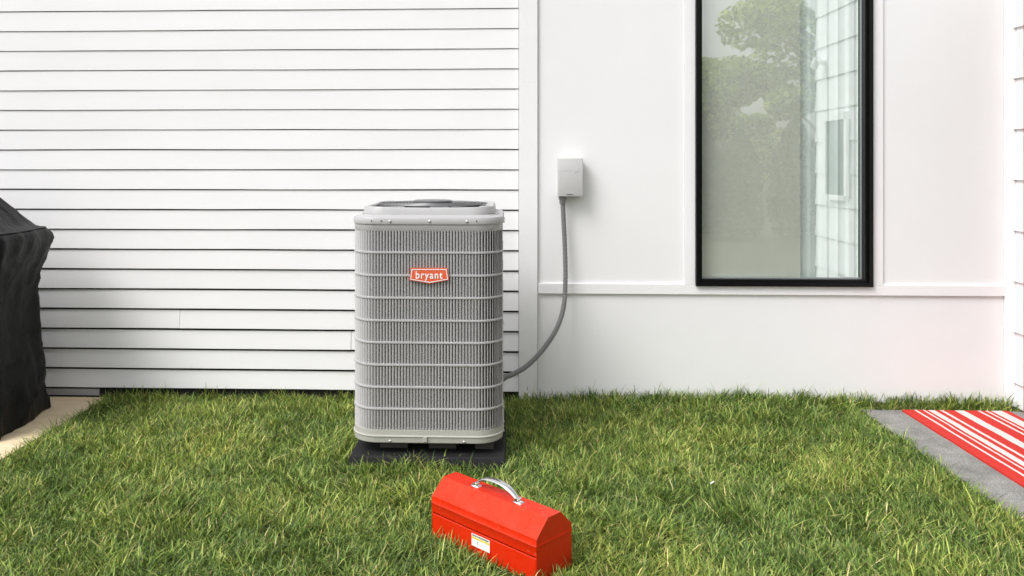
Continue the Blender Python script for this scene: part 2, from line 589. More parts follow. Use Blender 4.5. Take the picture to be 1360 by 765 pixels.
# nail heads that show on trim and panels
bm = bmesh.new()
bmesh.ops.create_uvsphere(bm, u_segments=8, v_segments=5, radius=0.0038)
bmesh.ops.scale(bm, vec=(1, 0.5, 1), verts=bm.verts)
nail = bpy.data.meshes.new('nail')
bm.to_mesh(nail); bm.free()
nail.materials.append(M['paint'])
nspots = [(722, 380, -0.029), (790, 382, -0.029), (862, 383, -0.029), (1010, 384.5, -0.029), (1160, 386, -0.029), (1240, 387, -0.029),
          (706, 311, -0.030), (697, 108, -0.030), (709, 108, -0.030), (706, 470, -0.030), (862, 496, T), (989, 501, T), (1106, 498, T),
          (748, 475, T), (1305, 500, T), (1163, 388, -0.029), (1200, 470, T)]
for px, py, y in nspots:
    o = link('nail', nail, house)
    o.location = on_y(px, py, y)
# the tall window
fr0, fr1, frb = wx(930.5), wx(1143.5), wz(1040, 369)
bm = bmesh.new()
def frame_rect(bm, x0, x1, z0, z1, wi, ya, yb):
    # mitred frame: four bars
    o = [(x0, z0), (x1, z0), (x1, z1), (x0, z1)]
    i = [(x0 + wi, z0 + wi), (x1 - wi, z0 + wi), (x1 - wi, z1 - wi), (x0 + wi, z1 - wi)]
    A = [bm.verts.new((x, ya, z)) for x, z in o]; B = [bm.verts.new((x, ya, z)) for x, z in i]
    Cc = [bm.verts.new((x, yb, z)) for x, z in o]; D = [bm.verts.new((x, yb, z)) for x, z in i]
    for k in range(4):
        j = (k + 1) % 4
        bm.faces.new((A[k], A[j], B[j], B[k])); bm.faces.new((B[k], B[j], D[j], D[k]))
        bm.faces.new((D[k], D[j], Cc[j], Cc[k])); bm.faces.new((Cc[k], Cc[j], A[j], A[k]))
frame_rect(bm, W0, W1, WZ0, WZ1, 0.020, -0.046, 0.10)
win = bm_obj('window', bm, M['black'], house, smooth=True, bevel=0.0025)
win['label'] = 'tall window with a narrow black frame'
bm = bmesh.new()
frame_rect(bm, W0 + 0.0195, W1 - 0.0195, WZ0 + 0.0195, WZ1 - 0.0195, 0.016, -0.026, 0.09)
bm_obj('sash', bm, M['black'], win, smooth=True, bevel=0.002)
bm = bmesh.new()
frame_rect(bm, W0 + 0.035, W1 - 0.035, WZ0 + 0.035, WZ1 - 0.035, 0.006, 0.012, 0.03)
bm_obj('spacer', bm, M['alu'], win)
GY = 0.016
bm = bmesh.new()
add_box(bm, W0 + 0.032, W1 - 0.032, GY, GY + 0.001, WZ0 + 0.032, WZ1 - 0.032)
# a single sheet keeps the reflection clean
bm.free(); bm = bmesh.new()
bm.faces.new([bm.verts.new(p) for p in ((W0 + .033, GY, WZ0 + .033), (W1 - .033, GY, WZ0 + .033), (W1 - .033, GY, WZ1 - .033), (W0 + .033, GY, WZ1 - .033))])
bm_obj('pane', bm, M['glass'], win)
bx = wx(1063, 0.034)
box('blind', W0 + 0.012, bx, 0.034, 0.037, WZ0 + 0.011, WZ1 - 0.011, M['blind'], win)
bm = bmesh.new()
secs = []
for i in range(41):
    x = bx - 0.05 + (W1 - 0.012 - bx + 0.05) * i / 40
    y = 0.056 + 0.006 * math.sin(i * 0.9) + 0.003 * math.sin(i * 2.1)
    secs.append((x, y))
lo = [bm.verts.new((x, y, WZ0 + 0.011)) for x, y in secs]
hi = [bm.verts.new((x, y, WZ1 - 0.011)) for x, y in secs]
for i in range(40): bm.faces.new((lo[i], lo[i + 1], hi[i + 1], hi[i]))
bm_obj('curtain', bm, M['curtain'], win, smooth=True)
box('light_stop', W0 - 0.05, W1 + 0.05, 0.161, 0.19, WZ0 - 0.05, WZ1 + 0.05, M['shade_backing'], win)  # unseen panel added behind the window to stop light leaks

# ================================================================== the wing on the right
WLEN = 2.72
wing = empty('house_wing', (XS + 0.1, -1.3, 0))
tag(wing, 'white house wing with wide lap boards and a red-brown door frame', 'house')
box('wall', XS + 0.021, XS + 0.2, -WLEN, -0.002, -0.3, TOP, M['shade_backing'], wing)
dy0, dy1, dtop = -0.125, -1.08, 2.12
wyy0, wyy1, wz0, wz1 = -2.05, -2.42, 1.02, 1.62     # a small window further along, seen mirrored in the big pane
WP = 65.2 / (F / CAM_D)
wl0 = wz(1341, 506)
lines = [wl0 + WP * (k - 1) for k in range(13)]
def wing_board(y0, y1, zb, zt):
    bm = bmesh.new()
    secs = []
    for y in (y0, y1):
        secs.append([(XS + 0.020, y, zb), (XS + 0.0015, y, zb), (XS, y, zb + 0.0015), (XS + 0.013, y, zt), (XS + 0.020, y, zt)])
    loft(bm, secs)
    bm_obj('siding_board', bm, M['paint'], wing, smooth=True, angle=25)
for zb in lines:
    if zb > TOP - 0.1: break
    z0_ = max(zb, 0.004)
    zt = zb + WP - 0.0006
    spans = [(0.0 - 0.034, -WLEN)]
    if z0_ < dtop: spans = [(-0.034, dy0), (dy1, -WLEN)]
    for a, b in spans:
        wing_board(a, b, z0_, zt)
door = box('door', XS + 0.004, XS + 0.019, dy1 + 0.06, dy0 - 0.055, 0.02, dtop - 0.05, M['door'], wing, bevel=0.002)
for a, b, z0_, z1_ in ((dy0 - 0.001, dy0 - 0.055, 0.0, dtop), (dy1 + 0.001, dy1 + 0.06, 0.0, dtop), (dy0 - 0.056, dy1 + 0.061, dtop - 0.05, dtop)):
    box('door_frame', XS - 0.006, XS + 0.0195, a, b, z0_, z1_, M['doorframe'], door, bevel=0.002)
bm = bmesh.new()
add_tube(bm, [(XS - 0.001, dy1 + 0.12, 1.0), (XS - 0.05, dy1 + 0.12, 1.0), (XS - 0.055, dy1 + 0.24, 1.0)], 0.009, 8)
bm_obj('handle', bm, M['chrome'], door, smooth=True)
bm = bmesh.new()
for a0, a1, b0, b1 in ((wyy0 + .04, wyy0, wz0, wz1), (wyy1, wyy1 - .04, wz0, wz1), (wyy0, wyy1, wz0 - .04, wz0), (wyy0, wyy1, wz1, wz1 + .06)):
    add_box(bm, XS - 0.028, XS + 0.019, min(a0, a1), max(a0, a1), b0, b1)
ww = bm_obj('window', bm, M['paint'], wing)
box('pane', XS - 0.006, XS - 0.002, wyy1, wyy0, wz0, wz1, mat('wing_glass', (0.10, 0.13, 0.13), 0.05, spec=0.8), ww)
fx = empty('wall_fixture', (XS - 0.001, -2.52, 2.12))
tag(fx, 'small white round fixture high on the wing siding', 'fixture')
bm = bmesh.new()
add_tube(bm, [(XS + 0.004, -2.52, 2.12), (XS - 0.05, -2.52, 2.12)], 0.022, 12)
bm_obj('bracket', bm, M['white'], fx, smooth=True)
bm = bmesh.new()
add_tube(bm, [(XS - 0.06, -2.50, 2.145), (XS - 0.062, -2.53, 2.12), (XS - 0.065, -2.57, 2.085)], [0.03, 0.034, 0.03], 14)
bm_obj('housing', bm, M['white'], fx, smooth=True)

# ================================================================== air conditioner
AY0 = on_z(569, 590, 0.088).y                 # front of the base pan
AX0, AX1 = wx(471, AY0 + 0.11), wx(668, AY0 + 0.11)
ACX, HW = (AX0 + AX1) / 2, (AX1 - AX0) / 2
ACY = AY0 + HW
CR = 0.115
def az(py, inset=0.0): return wz(569, py, AY0 + inset)
ac = empty('air_conditioner', (ACX, ACY, 0.042))
tag(ac, 'tall grey outdoor air conditioner with louvred sides on a black pad', 'air conditioner')

def band(name, prof, m, r=CR, parent=ac, cap0=False, cap1=False, n=10, smooth=True, angle=35):
    """prof: list of (outset, z); outset is measured from the unit's half width"""
    bm = bmesh.new()
    rings = []
    for o, z in prof:
        rings.append([(ACX + x, ACY + y, z) for x, y in rrect(HW + o, HW + o, max(0.01, r + o), n)])
    loft(bm, rings, cap0, cap1)
    return bm_obj(name, bm, m, parent, smooth=smooth, angle=angle)

Zb, Zl, Zg0, Zg1, Zf, Zt = az(589.5), az(580.3), az(572), az(307.6), az(298), az(288.5)
base = band('base_pan', [(-0.05, Zb), (-0.006, Zb), (-0.001, Zb + 0.004), (0.0005, Zl - 0.003), (0.004, Zl), (0.003, Zl + 0.003), (-0.0015, Zl + 0.005),
                         (-0.002, Zg0), (-0.012, Zg0 + 0.001), (-0.035, Zg0)], M['acbase'], cap0=True, cap1=True)
# slats: one mesh shared by all
PSI = R(47)
SW = 0.0128
bm = bmesh.new()
prof = [(-SW / 2, 0.0022), (-SW * 0.18, 0.0), (SW * 0.3, 0.0002), (SW / 2, 0.0018), (SW / 2, 0.003), (SW * 0.3, 0.0014), (-SW * 0.18, 0.0012), (-SW / 2, 0.0034)]
loft(bm, [[(x, y, z) for x, y in prof] for z in (0.0, Zg1 - Zg0 + 0.004)])
bmesh.ops.recalc_face_normals(bm, faces=bm.faces)
slat = bpy.data.meshes.new('slat')
bm.to_mesh(slat); bm.free()
slat.polygons.foreach_set('use_smooth', [True] * len(slat.polygons))
slat.set_sharp_from_angle(angle=R(35))
slat.materials.append(M['acgrey'])
# walk round the rounded square
pr = HW - 0.0055
rr = CR - 0.0055
per = []
segs = [('l', (-(pr - rr), -pr), (pr - rr, -pr)), ('a', (pr - rr, -(pr - rr)), -90), ('l', (pr, -(pr - rr)), (pr, pr - rr)), ('a', (pr - rr, pr - rr), 0),
        ('l', (pr - rr, pr), (-(pr - rr), pr)), ('a', (-(pr - rr), pr - rr), 90), ('l', (-pr, pr - rr), (-pr, -(pr - rr))), ('a', (-(pr - rr), -(pr - rr)), 180)]
tot = 8 * (pr - rr) + 2 * math.pi * rr
NS = 182
def at_len(sv):
    for sg in segs:
        L = 2 * (pr - rr) if sg[0] == 'l' else math.pi / 2 * rr
        if sv <= L:
            if sg[0] == 'l':
                a, b = Vector(sg[1]), Vector(sg[2])
                t = (b - a).normalized()
                p = a + t * sv
                return p, math.atan2(t.y, t.x)
            ang = R(sg[2]) + sv / rr
            return Vector(sg[1]) + Vector((math.cos(ang), math.sin(ang))) * rr, ang + math.pi / 2
        sv -= L
    return at_len(0.0)
for i in range(NS):
    p, ang = at_len(tot * (i + 0.5) / NS)
    o = link('slat', slat, ac, local=True)
    o.location = (p.x, p.y, Zg0 - 0.002 - 0.042)
    o.rotation_euler = (0, 0, ang + PSI)
# horizontal bands round the grille
for py in (543.8, 515.0, 485.2, 455.6, 426.3, 396.0, 366.2, 335.7):
    z = az(py)
    band('grille_band', [(-0.012, z - 0.0042), (-0.001, z - 0.0042), (0.0005, z - 0.003), (0.0005, z + 0.003), (-0.001, z + 0.0042), (-0.012, z + 0.0042)], M['accap'])
band('coil', [(-0.036, Zg0 + 0.001), (-0.036, Zg1 - 0.001)], M['coil'])
band('upper_panel', [(-0.035, Zg1 + 0.001), (-0.004, Zg1), (-0.002, Zg1 + 0.003), (-0.002, Zf + 0.004)], M['accap'])
IN = 0.036
cap = band('top_cap', [(-0.001, Zf + 0.001), (0.002, Zf), (0.003, Zf + 0.004), (0.0025, Zt - 0.008), (-0.001, Zt - 0.002), (-0.008, Zt + 0.001), (-IN + 0.006, Zt + 0.003),
                       (-IN, Zt + 0.008)], M['accap'])
# raised ring: slightly dipped in the middle of each side
Zr = az(274.5, IN)
bm = bmesh.new()
rings = []
def dip(x, y):
    return -0.0045 * (1 - min(1, (min(abs(x), abs(y)) / (HW * 0.75)) ** 2))
def ring_at(o, zz, r, d):
    return [(ACX + x, ACY + y, zz + (dip(x, y) if d else 0)) for x, y in rrect(HW + o, HW + o, r, 10)]
# denser straight runs come from a subdivided outline
def dense(o, zz, r, d):
    pts = rrect(HW + o, HW + o, r, 10)
    out = []
    for i, p in enumerate(pts):
        q = pts[(i + 1) % len(pts)]
        L = math.hypot(q[0] - p[0], q[1] - p[1])
        m_ = 10 if L > 0.1 else 1
        for k_ in range(m_):
            t = k_ / m_
            x, y = p[0] + (q[0] - p[0]) * t, p[1] + (q[1] - p[1]) * t
            out.append((ACX + x, ACY + y, zz + (dip(x, y) if d else 0)))
    return out
loft(bm, [dense(-IN, Zt + 0.002, 0.10, False), dense(-IN - 0.003, Zr - 0.006, 0.10, True), dense(-IN - 0.008, Zr, 0.095, True), dense(-IN - 0.018, Zr - 0.001, 0.085, True),
          dense(-IN - 0.024, Zr - 0.010, 0.08, True), dense(-IN - 0.03, Zr - 0.05, 0.075, False)], False, False)
bm_obj('fan_shroud', bm, M['accap'], ac, smooth=True)
bm = bmesh.new()
loft(bm, [[(ACX + x, ACY + y, Zr - 0.045) for x, y in rrect(HW - 0.055, HW - 0.055, 0.09, 8)], [(ACX + x, ACY + y, Zr - 0.047) for x, y in rrect(HW - 0.055, HW - 0.055, 0.09, 8)]])
bm_obj('fan_deck', bm, M['acdark'], ac)
bm = bmesh.new()
RG = HW - 0.058
Zm = az(265.5, HW)
def gz(r): return (Zr + 0.000) + (Zm - 0.012 - Zr) * (1 - (r / RG) ** 2)
for i in range(16):
    r_ = RG * (i + 1.5) / 17.5
    add_ring(bm, (ACX, ACY, gz(r_)), r_, 0.0022, 56, 5)
for i in range(8):
    a = 2 * math.pi * (i + 0.5) / 8
    add_tube(bm, [(ACX + RG * t * math.cos(a), ACY + RG * t * math.sin(a), gz(RG * t) - 0.003) for t in (0.1, 0.3, 0.5, 0.7, 0.85, 1.0)], 0.003, 6)
bm_obj('fan_guard', bm, M['guard'], ac, smooth=True)
bm = bmesh.new()
rc = 0.090
loft(bm, [[(ACX + r_ * math.cos(t), ACY + r_ * math.sin(t), z) for t in [2 * math.pi * k / 40 for k in range(40)]] for r_, z in
          ((rc * 0.9, Zm - 0.014), (rc, Zm - 0.009), (rc, Zm - 0.003), (rc * 0.93, Zm), (rc * 0.5, Zm + 0.0015))])
bm_obj('motor_cap', bm, M['guard'], ac, smooth=True)
bm = bmesh.new()
for i in range(4):
    a = R(40 + 90 * i)
    v = []
    for t, w, dz in ((0.06, 0.03, 0.01), (0.16, 0.06, 0.015), (0.24, 0.075, 0.018)):
        c, s_ = math.cos(a), math.sin(a)
        v.append([bm.verts.new((ACX + t * c - w * s_, ACY + t * s_ + w * c, Zr - 0.03 - dz)), bm.verts.new((ACX + t * c + w * s_, ACY + t * s_ - w * c, Zr - 0.03 + dz))])
    for q in range(2): bm.faces.new((v[q][0], v[q][1], v[q + 1][1], v[q + 1][0]))
bm_obj('fan_blades', bm, M['acdark'], ac)
# screws
bm = bmesh.new()
bmesh.ops.create_uvsphere(bm, u_segments=10, v_segments=6, radius=0.0062)
bmesh.ops.scale(bm, vec=(1, 0.6, 1), verts=bm.verts)
scr = bpy.data.meshes.new('screw')
bm.to_mesh(scr); bm.free()
scr.polygons.foreach_set('use_smooth', [True] * len(scr.polygons))
scr.materials.append(M['screw'])
for px in (517.8, 570.5, 620.2):
    o = link('screw', scr, cap); o.location = (wx(px, AY0 - 0.004), AY0 - 0.004, az(294))
for px in (517.9, 616.2):
    o = link('screw', scr, base); o.location = (wx(px, AY0 - 0.002), AY0 - 0.002, az(586.5))
for py in (290, 294):
    o = link('screw', scr, cap); o.location = (AX1 + 0.005, AY0 + 0.22, wz(669, py, AY0 + 0.22)); o.rotation_euler = (0, 0, math.pi / 2)
for py in (428, 541, 560, 572):
    o = link('screw', scr, base if py > 530 else ac); o.location = (AX1 + 0.003, AY0 + 0.15, wz(669, py, AY0 + 0.15)); o.rotation_euler = (0, 0, math.pi / 2)
bm = bmesh.new()
bmesh.ops.create_circle(bm, cap_ends=True, radius=0.0032, segments=10)
bmesh.ops.rotate(bm, verts=bm.verts, cent=(0, 0, 0), matrix=Matrix.Rotation(math.pi / 2, 3, 'X'))
hole = bpy.data.meshes.new('screw_hole')
bm.to_mesh(hole); bm.free(); hole.materials.append(M['acdark'])
for px in (493.5, 506.4, 633.0):
    o = link('screw_hole', hole, cap); o.location = (wx(px, AY0 - 0.0055), AY0 - 0.0058, az(293.5))
box('clip', wx(562, AY0), wx(567, AY0), AY0 - 0.009, AY0 - 0.001, az(586), az(580), M['acbase'], base, bevel=0.001)
# feet between base and pad
for px0, px1 in ((500.7, 538), (567, 604), (630, 655)):
    box('foot', wx(px0, AY0), wx(px1, AY0), AY0 + 0.085, AY0 + 0.15, 0.040, Zb + 0.002, M['foot'], ac, bevel=0.004)
for x in (AX0 + 0.12, AX1 - 0.2):
    box('foot', x, x + 0.1, AY0 + 2 * HW - 0.10, AY0 + 2 * HW - 0.03, 0.040, Zb + 0.002, M['acbase'], ac, bevel=0.004)
# badge with its lettering
BY = AY0 - 0.004
def bpt(zx, zy): return on_y(520 + zx / 13.6, 340 + zy / 13.6, BY)
outer = [bpt(*p) for p in ((355, 215), (1005, 215), (1040, 430), (690, 495), (325, 430))]
def poly_prism(bm, pts, y0, y1):
    a = [bm.verts.new((p.x, y0, p.z)) for p in pts]
    b = [bm.verts.new((p.x, y1, p.z)) for p in pts]
    bm.faces.new(a); bm.faces.new(b[::-1])
    for i in range(len(a)):
        j = (i + 1) % len(a)
        bm.faces.new((a[i], b[i], b[j], a[j]))
bm = bmesh.new()
poly_prism(bm, outer, BY - 0.006, BY + 0.004)
badge = bm_obj('badge', bm, M['badge'], ac, bevel=0.0008)
badge['label'] = 'orange five-sided badge with white lettering'
def line_ring(bm, o, i, y):
    A = [bm.verts.new((p.x, y, p.z)) for p in o]; B = [bm.verts.new((p.x, y, p.z)) for p in i]
    for k_ in range(len(A)):
        j = (k_ + 1) % len(A)
        bm.faces.new((A[k_], A[j], B[j], B[k_]))
bm = bmesh.new()
line_ring(bm, [bpt(*p) for p in ((366, 233), (994, 233), (1024, 420), (690, 479), (342, 420))], [bpt(*p) for p in ((378, 247), (982, 247), (1009, 410), (690, 464), (357, 410))], BY - 0.0072)
bm_obj('outline', bm, M['white'], badge)
def text_mesh(name, s, m, parent, x0, x1, zbase, cap_h, y, off=0.0):
    cu = bpy.data.curves.new(name, 'FONT')
    cu.body = s
    cu.offset = off
    cu.space_character = 1.2
    to = bpy.data.objects.new('tmp_text', cu)
    COL.objects.link(to)
    dg = bpy.context.evaluated_depsgraph_get()
    me = bpy.data.meshes.new_from_object(to.evaluated_get(dg))
    bpy.data.objects.remove(to)
    co = np.empty(len(me.vertices) * 3); me.vertices.foreach_get('co', co); co = co.reshape(-1, 3)
    mnx, mxx = co[:, 0].min(), co[:, 0].max()
    asc = co[:, 1].max()
    new = np.empty_like(co)
    new[:, 0] = x0 + (co[:, 0] - mnx) / (mxx - mnx) * (x1 - x0)
    new[:, 2] = zbase + co[:, 1] / asc * cap_h
    new[:, 1] = y
    me.vertices.foreach_set('co', new.ravel()); me.update()
    me.materials.clear(); me.materials.append(m)
    return link(name, me, parent)
tb = bpt(440, 400); tt = bpt(925, 272)
text_mesh('lettering', 'bryant', M['white'], badge, tb.x, tt.x, tb.z, tt.z - tb.z, BY - 0.0074, off=0.018)

# pad
PYF = on_z(569, 607, 0.042).y
pad = None
bm = bmesh.new()
pxa, pxb = wx(463.5, PYF), wx(671, PYF)
loft(bm, [[(x, y, z) for x, y in ((pxa - o, PYF - o), (pxb + o, PYF - o), (pxb + o, PYF + 0.70 + o), (pxa - o, PYF + 0.70 + o))] for o, z in ((0.004, GZ), (0.0, 0.034), (-0.005, 0.042))])
pad = bm_obj('equipment_pad', bm, M['pad'], None, bevel=0.003, smooth=True)
tag(pad, 'black square pad on the lawn under the air conditioner', 'pad')

# ================================================================== disconnect box and conduit
bxy = -0.095
bx0, bx1 = wx(740.5, bxy), wx(774.5, bxy)
bz0, bz1 = wz(757, 261, bxy), wz(757, 209.5, bxy)
dbx = empty('disconnect_box', ((bx0 + bx1) / 2, -0.02, bz0))
tag(dbx, 'light grey electrical box mounted on the white panel wall', 'electrical box')
box('back_box', bx0 + 0.006, bx1 - 0.006, -0.075, T + 0.001, bz0 + 0.004, bz1 - 0.004, M['boxgrey'], dbx, bevel=0.003)
bm = bmesh.new()
secs = []
for o, y in ((0.0, -0.045), (0.0, bxy + 0.008), (-0.003, bxy + 0.002), (-0.009, bxy)):
    secs.append([(x, y, z) for x, z in ((bx0 - o, bz0 - o * .6), (bx1 + o, bz0 - o * .6), (bx1 + o, bz1 + o), (bx0 - o, bz1 + o))])
loft(bm, secs)
cover = bm_obj('cover', bm, M['boxgrey'], dbx, smooth=True, bevel=0.0015)
box('slot', wx(752.5, bxy), wx(761, bxy), bxy - 0.0012, bxy + 0.002, wz(757, 258.8, bxy), wz(757, 257.8, bxy), M['acdark'], cover)
# raised mark on the cover: a row of worn letter-like ridges and a tick
def cpt(zx, zy): return on_y(720 + zx / 8.5, 195 + zy / 8.5, bxy)
bm = bmesh.new()
pts = [cpt(*p) for p in ((355, 300), (372, 262), (384, 270), (380, 284), (424, 252), (426, 258))]
poly_prism(bm, pts, bxy - 0.0016, bxy + 0.001)
bm_obj('tick_mark', bm, M['boxgrey'], cover)
for i in range(7):
    a, b = cpt(200 + i * 22, 275 - (i == 0) * 4), cpt(200 + i * 22 + (14 if i % 3 else 9), 256 + (i % 2) * 4)
    box('raised_mark', a.x, b.x, bxy - 0.0011, bxy + 0.001, a.z, b.z, M['boxgrey'], cover, bevel=0.0006)

cp = [(747, 262, -0.062), (748, 285, -0.058), (750, 325, -0.060), (751, 372, -0.075), (748.5, 408, -0.105), (739, 437, -0.155), (722, 463, -0.22), (702, 484, -0.29), (684, 495.5, -0.345), (667, 502.5, -0.395)]
pts = catmull([on_y(*c) for c in cp], 36)
rad = [0.0125 + 0.0009 * math.sin(i * 1.57) for i in range(len(pts))]
con = empty('electrical_conduit', pts[0])
tag(con, 'ribbed grey conduit curving from the electrical box down to the air conditioner', 'conduit')
bm = bmesh.new(); add_tube(bm, pts, rad, 12)
bm_obj('hose', bm, M['conduit'], con, smooth=True, angle=80)
bm = bmesh.new(); add_tube(bm, [pts[0] + Vector((0, 0, 0.012)), pts[0] + Vector((0, 0, -0.012)), pts[0] + Vector((0, 0, -0.014)), pts[0] + Vector((0, 0, -0.034))], [0.020, 0.020, 0.0165, 0.0155], 12)
bm_obj('connector', bm, M['conduit'], con, smooth=True)
d = (pts[-1] - pts[-4]).normalized()
bm = bmesh.new(); add_tube(bm, [pts[-1] + d * 0.03, pts[-1] - d * 0.006, pts[-1] - d * 0.008, pts[-1] - d * 0.022], [0.0185, 0.0185, 0.016, 0.015], 12)
bm_obj('connector', bm, M['conduit'], con, smooth=True)

# ================================================================== toolbox
ZS = 0.105
A = on_z(712.7, 727, ZS); B = on_z(573.7, 666.8, ZS); Cc = on_z(759, 703.5, ZS)
TL = (B - A).length
TW = (Cc - A).length
ux = (A - B).normalized()               # local x runs from the far left end to the near right end
tang = math.atan2(ux.y, ux.x)
tc = (B + Cc) / 2
tb = empty('toolbox', (tc.x, tc.y, 0), tang)
tag(tb, 'red metal toolbox with a chrome handle lying on the grass', 'toolbox')
hx, hy = TL / 2, TW / 2
bm = bmesh.new()
g = 0.004
secs = [[(x, y, z) for x, y in ((-hx + g + o, -hy + g + o), (hx - g - o, -hy + g + o), (hx - g - o, hy - g - o), (-hx + g + o, hy - g - o))] for o, z in ((0.001, -0.016), (-0.003, -0.011), (-0.003, 0.0655), (-0.0015, 0.0672), (0.008, 0.0674), (0.008, ZS - 0.004))]
loft(bm, secs)
body = bm_obj('body', bm, M['red'], tb, local=True, smooth=True, angle=30)
# end caps of the body: folded edges
for sx in (-1, 1):
    box('end_plate', sx * (hx - 0.0045), sx * (hx + 0.0003), -hy + 0.001, hy - 0.001, -0.012, ZS - 0.003, M['red'], tb, bevel=0.0018, local=True)
# lid: hip-roof section swept along x
s1, s2, ZLIP, ZTOP = -hy + 0.32 * TW, -hy + 0.68 * TW, 0.127, 0.179
sec = [(-hy, 0.074), (-hy - 0.0006, ZS - 0.004), (-hy - 0.003, ZS), (-hy - 0.0006, ZS + 0.004), (-hy, ZLIP), (s1, ZTOP), (s2, ZTOP), (hy, ZLIP), (hy + 0.0006, ZS + 0.004), (hy + 0.003, ZS), (hy, ZS - 0.004),
       (hy - 0.003, ZS - 0.003), (-hy + 0.003, ZS - 0.002), (-hy + 0.003, 0.074)]
bm = bmesh.new()
loft(bm, [[(x, y, z) for y, z in sec] for x in (-hx, hx)])
lid = bm_obj('lid', bm, M['red'], tb, local=True, smooth=True, bevel=0.002, angle=30)
# flange line where the lid's ends meet the body
for sx in (-1, 1):
    box('lid_rim', sx * (hx - 0.002), sx * (hx + 0.0022), -hy + 0.001, hy - 0.001, ZS - 0.0015, ZS + 0.0025, M['red'], lid, bevel=0.001, local=True)
# handle
def tloc(px, py, z):
    p = on_z(px, py, z) - tc
    c, s_ = math.cos(-tang), math.sin(-tang)
    return Vector((p.x * c - p.y * s_, p.x * s_ + p.y * c, z))
h0, h1 = tloc(633.7, 644.7, ZTOP), tloc(687.7, 667.6, ZTOP)
hxa, hxb = h0.x, h1.x
hyc = (h0.y + h1.y) / 2
bm = bmesh.new()
N = 22
secs = []
for i in range(N + 1):
    t = i / N
    x = hxa + (hxb - hxa) * t
    arch = 0.008 + 0.037 * (1 - abs(2 * t - 1) ** 2.6)
    dz = -2.6 * 0.037 * abs(2 * t - 1) ** 1.6 * (1 if t > .5 else -1) * 2 / (hxb - hxa)
    tv = Vector((1, 0, dz)).normalized()
    nv = Vector((-tv.z, 0, tv.x))
    w = 0.008 + 0.007 * (1 - abs(2 * t - 1) ** 3)
    c = Vector((x, hyc, ZTOP + arch))
    cs = [(-w, -0.0035), (-w * 0.9, -0.001), (-w * .5, 0.0022), (0, 0.003), (w * .5, 0.0022), (w * 0.9, -0.001), (w, -0.0035), (w * .6, -0.001), (0, 0.0), (-w * .6, -0.001)]
    secs.append([c + Vector((0, a, 0)) + nv * b for a, b in cs])
loft(bm, secs)
bm_obj('handle', bm, M['chrome'], tb, local=True, smooth=True, angle=50)
for hxx, sg in ((hxa, -1), (hxb, 1)):
    bm = bmesh.new()
    loft(bm, [[(hxx + sx * (0.017 - o), hyc + sy * (0.011 - o), ZTOP + z) for sx, sy in ((-1, -1), (1, -1), (1, 1), (-1, 1))] for o, z in ((0, -0.001), (0.001, 0.003), (0.004, 0.005))])
    add_tube(bm, [(hxx - sg * 0.002, hyc - 0.011, ZTOP + 0.009), (hxx - sg * 0.002, hyc + 0.011, ZTOP + 0.009)], 0.0055, 10)
    for xo in (-0.011, 0.011):
        bmesh.ops.create_uvsphere(bm, u_segments=8, v_segments=5, radius=0.004, matrix=Matrix.Translation((hxx + xo, hyc, ZTOP + 0.005)))
    bm_obj('handle_bracket', bm, M['chrome'], tb, local=True, smooth=True, angle=50)
# sticker on the front
sxa, sxb = hx - 0.591 * TL, hx - 0.418 * TL
fy = -hy + g - 0.003 - 0.0006
st = box('sticker', sxa, sxb, fy, fy + 0.001, 0.020, 0.060, M['sticker'], tb, local=True)
box('sticker_stripe', sxa + 0.001, sxb - 0.001, fy - 0.0005, fy + 0.0004, 0.0445, 0.0505, M['stickeryellow'], st, local=True)
xx = sxa + 0.003
while xx < sxb - 0.006:
    w = random.uniform(0.002, 0.006)
    box('print_mark', xx, xx + w, fy - 0.0005, fy + 0.0004, 0.0525, 0.0578, M['stickerink'], st, local=True)
    xx += w + 0.0014
box('print_mark', sxa + 0.028, sxa + 0.030, fy - 0.0005, fy + 0.0004, 0.030, 0.041, M['stickerink'], st, local=True)
# front latch hardware lies under the lid flap; hinge knuckles at the back
for x in (-hx * 0.6, hx * 0.6):
    bm = bmesh.new(); add_tube(bm, [(x - 0.02, hy + 0.003, ZS), (x + 0.02, hy + 0.003, ZS)], 0.0045, 8)
    bm_obj('hinge', bm, M['chrome'], tb, local=True, smooth=True)

# ================================================================== covered grill
gback, gfront = on_z(63, 546, 0.0), on_z(4, 590, 0.0)
GW, GD = 0.70, 0.30
grill_rot = R(5)
gc = Vector((-2.362 - GW, -0.555, 0))
gr = empty('covered_grill', gc, grill_rot)
tag(gr, 'barbecue grill hidden under a black fitted cover beside the siding', 'grill')
prof = [  # z, right-hand reach beyond GW, depth half, corner radius
    (0.004, 0.005, 0.295, 0.05), (0.03, 0.008, 0.297, 0.055), (0.12, 0.000, 0.290, 0.06), (0.24, -0.012, 0.285, 0.06), (0.36, -0.026, 0.280, 0.06), (0.46, -0.038, 0.278, 0.06),
    (0.55, -0.046, 0.276, 0.06), (0.62, -0.046, 0.276, 0.06), (0.68, -0.036, 0.278, 0.06), (0.74, -0.016, 0.281, 0.06), (0.80, 0.010, 0.284, 0.06), (0.85, 0.026, 0.286, 0.06), (0.89, 0.034, 0.287, 0.06),
    (0.915, 0.034, 0.285, 0.06), (0.935, 0.022, 0.280, 0.06), (0.948, -0.004, 0.27, 0.06), (0.958, -0.036, 0.262, 0.07), (0.975, -0.062, 0.255, 0.07), (1.0, -0.088, 0.248, 0.08), (1.04, -0.124, 0.238, 0.09),
    (1.08, -0.160, 0.222, 0.10), (1.12, -0.198, 0.200, 0.10), (1.16, -0.24, 0.17, 0.10), (1.19, -0.30, 0.13, 0.09), (1.205, -0.40, 0.08, 0.06), (1.21, -0.5, 0.03, 0.02)]
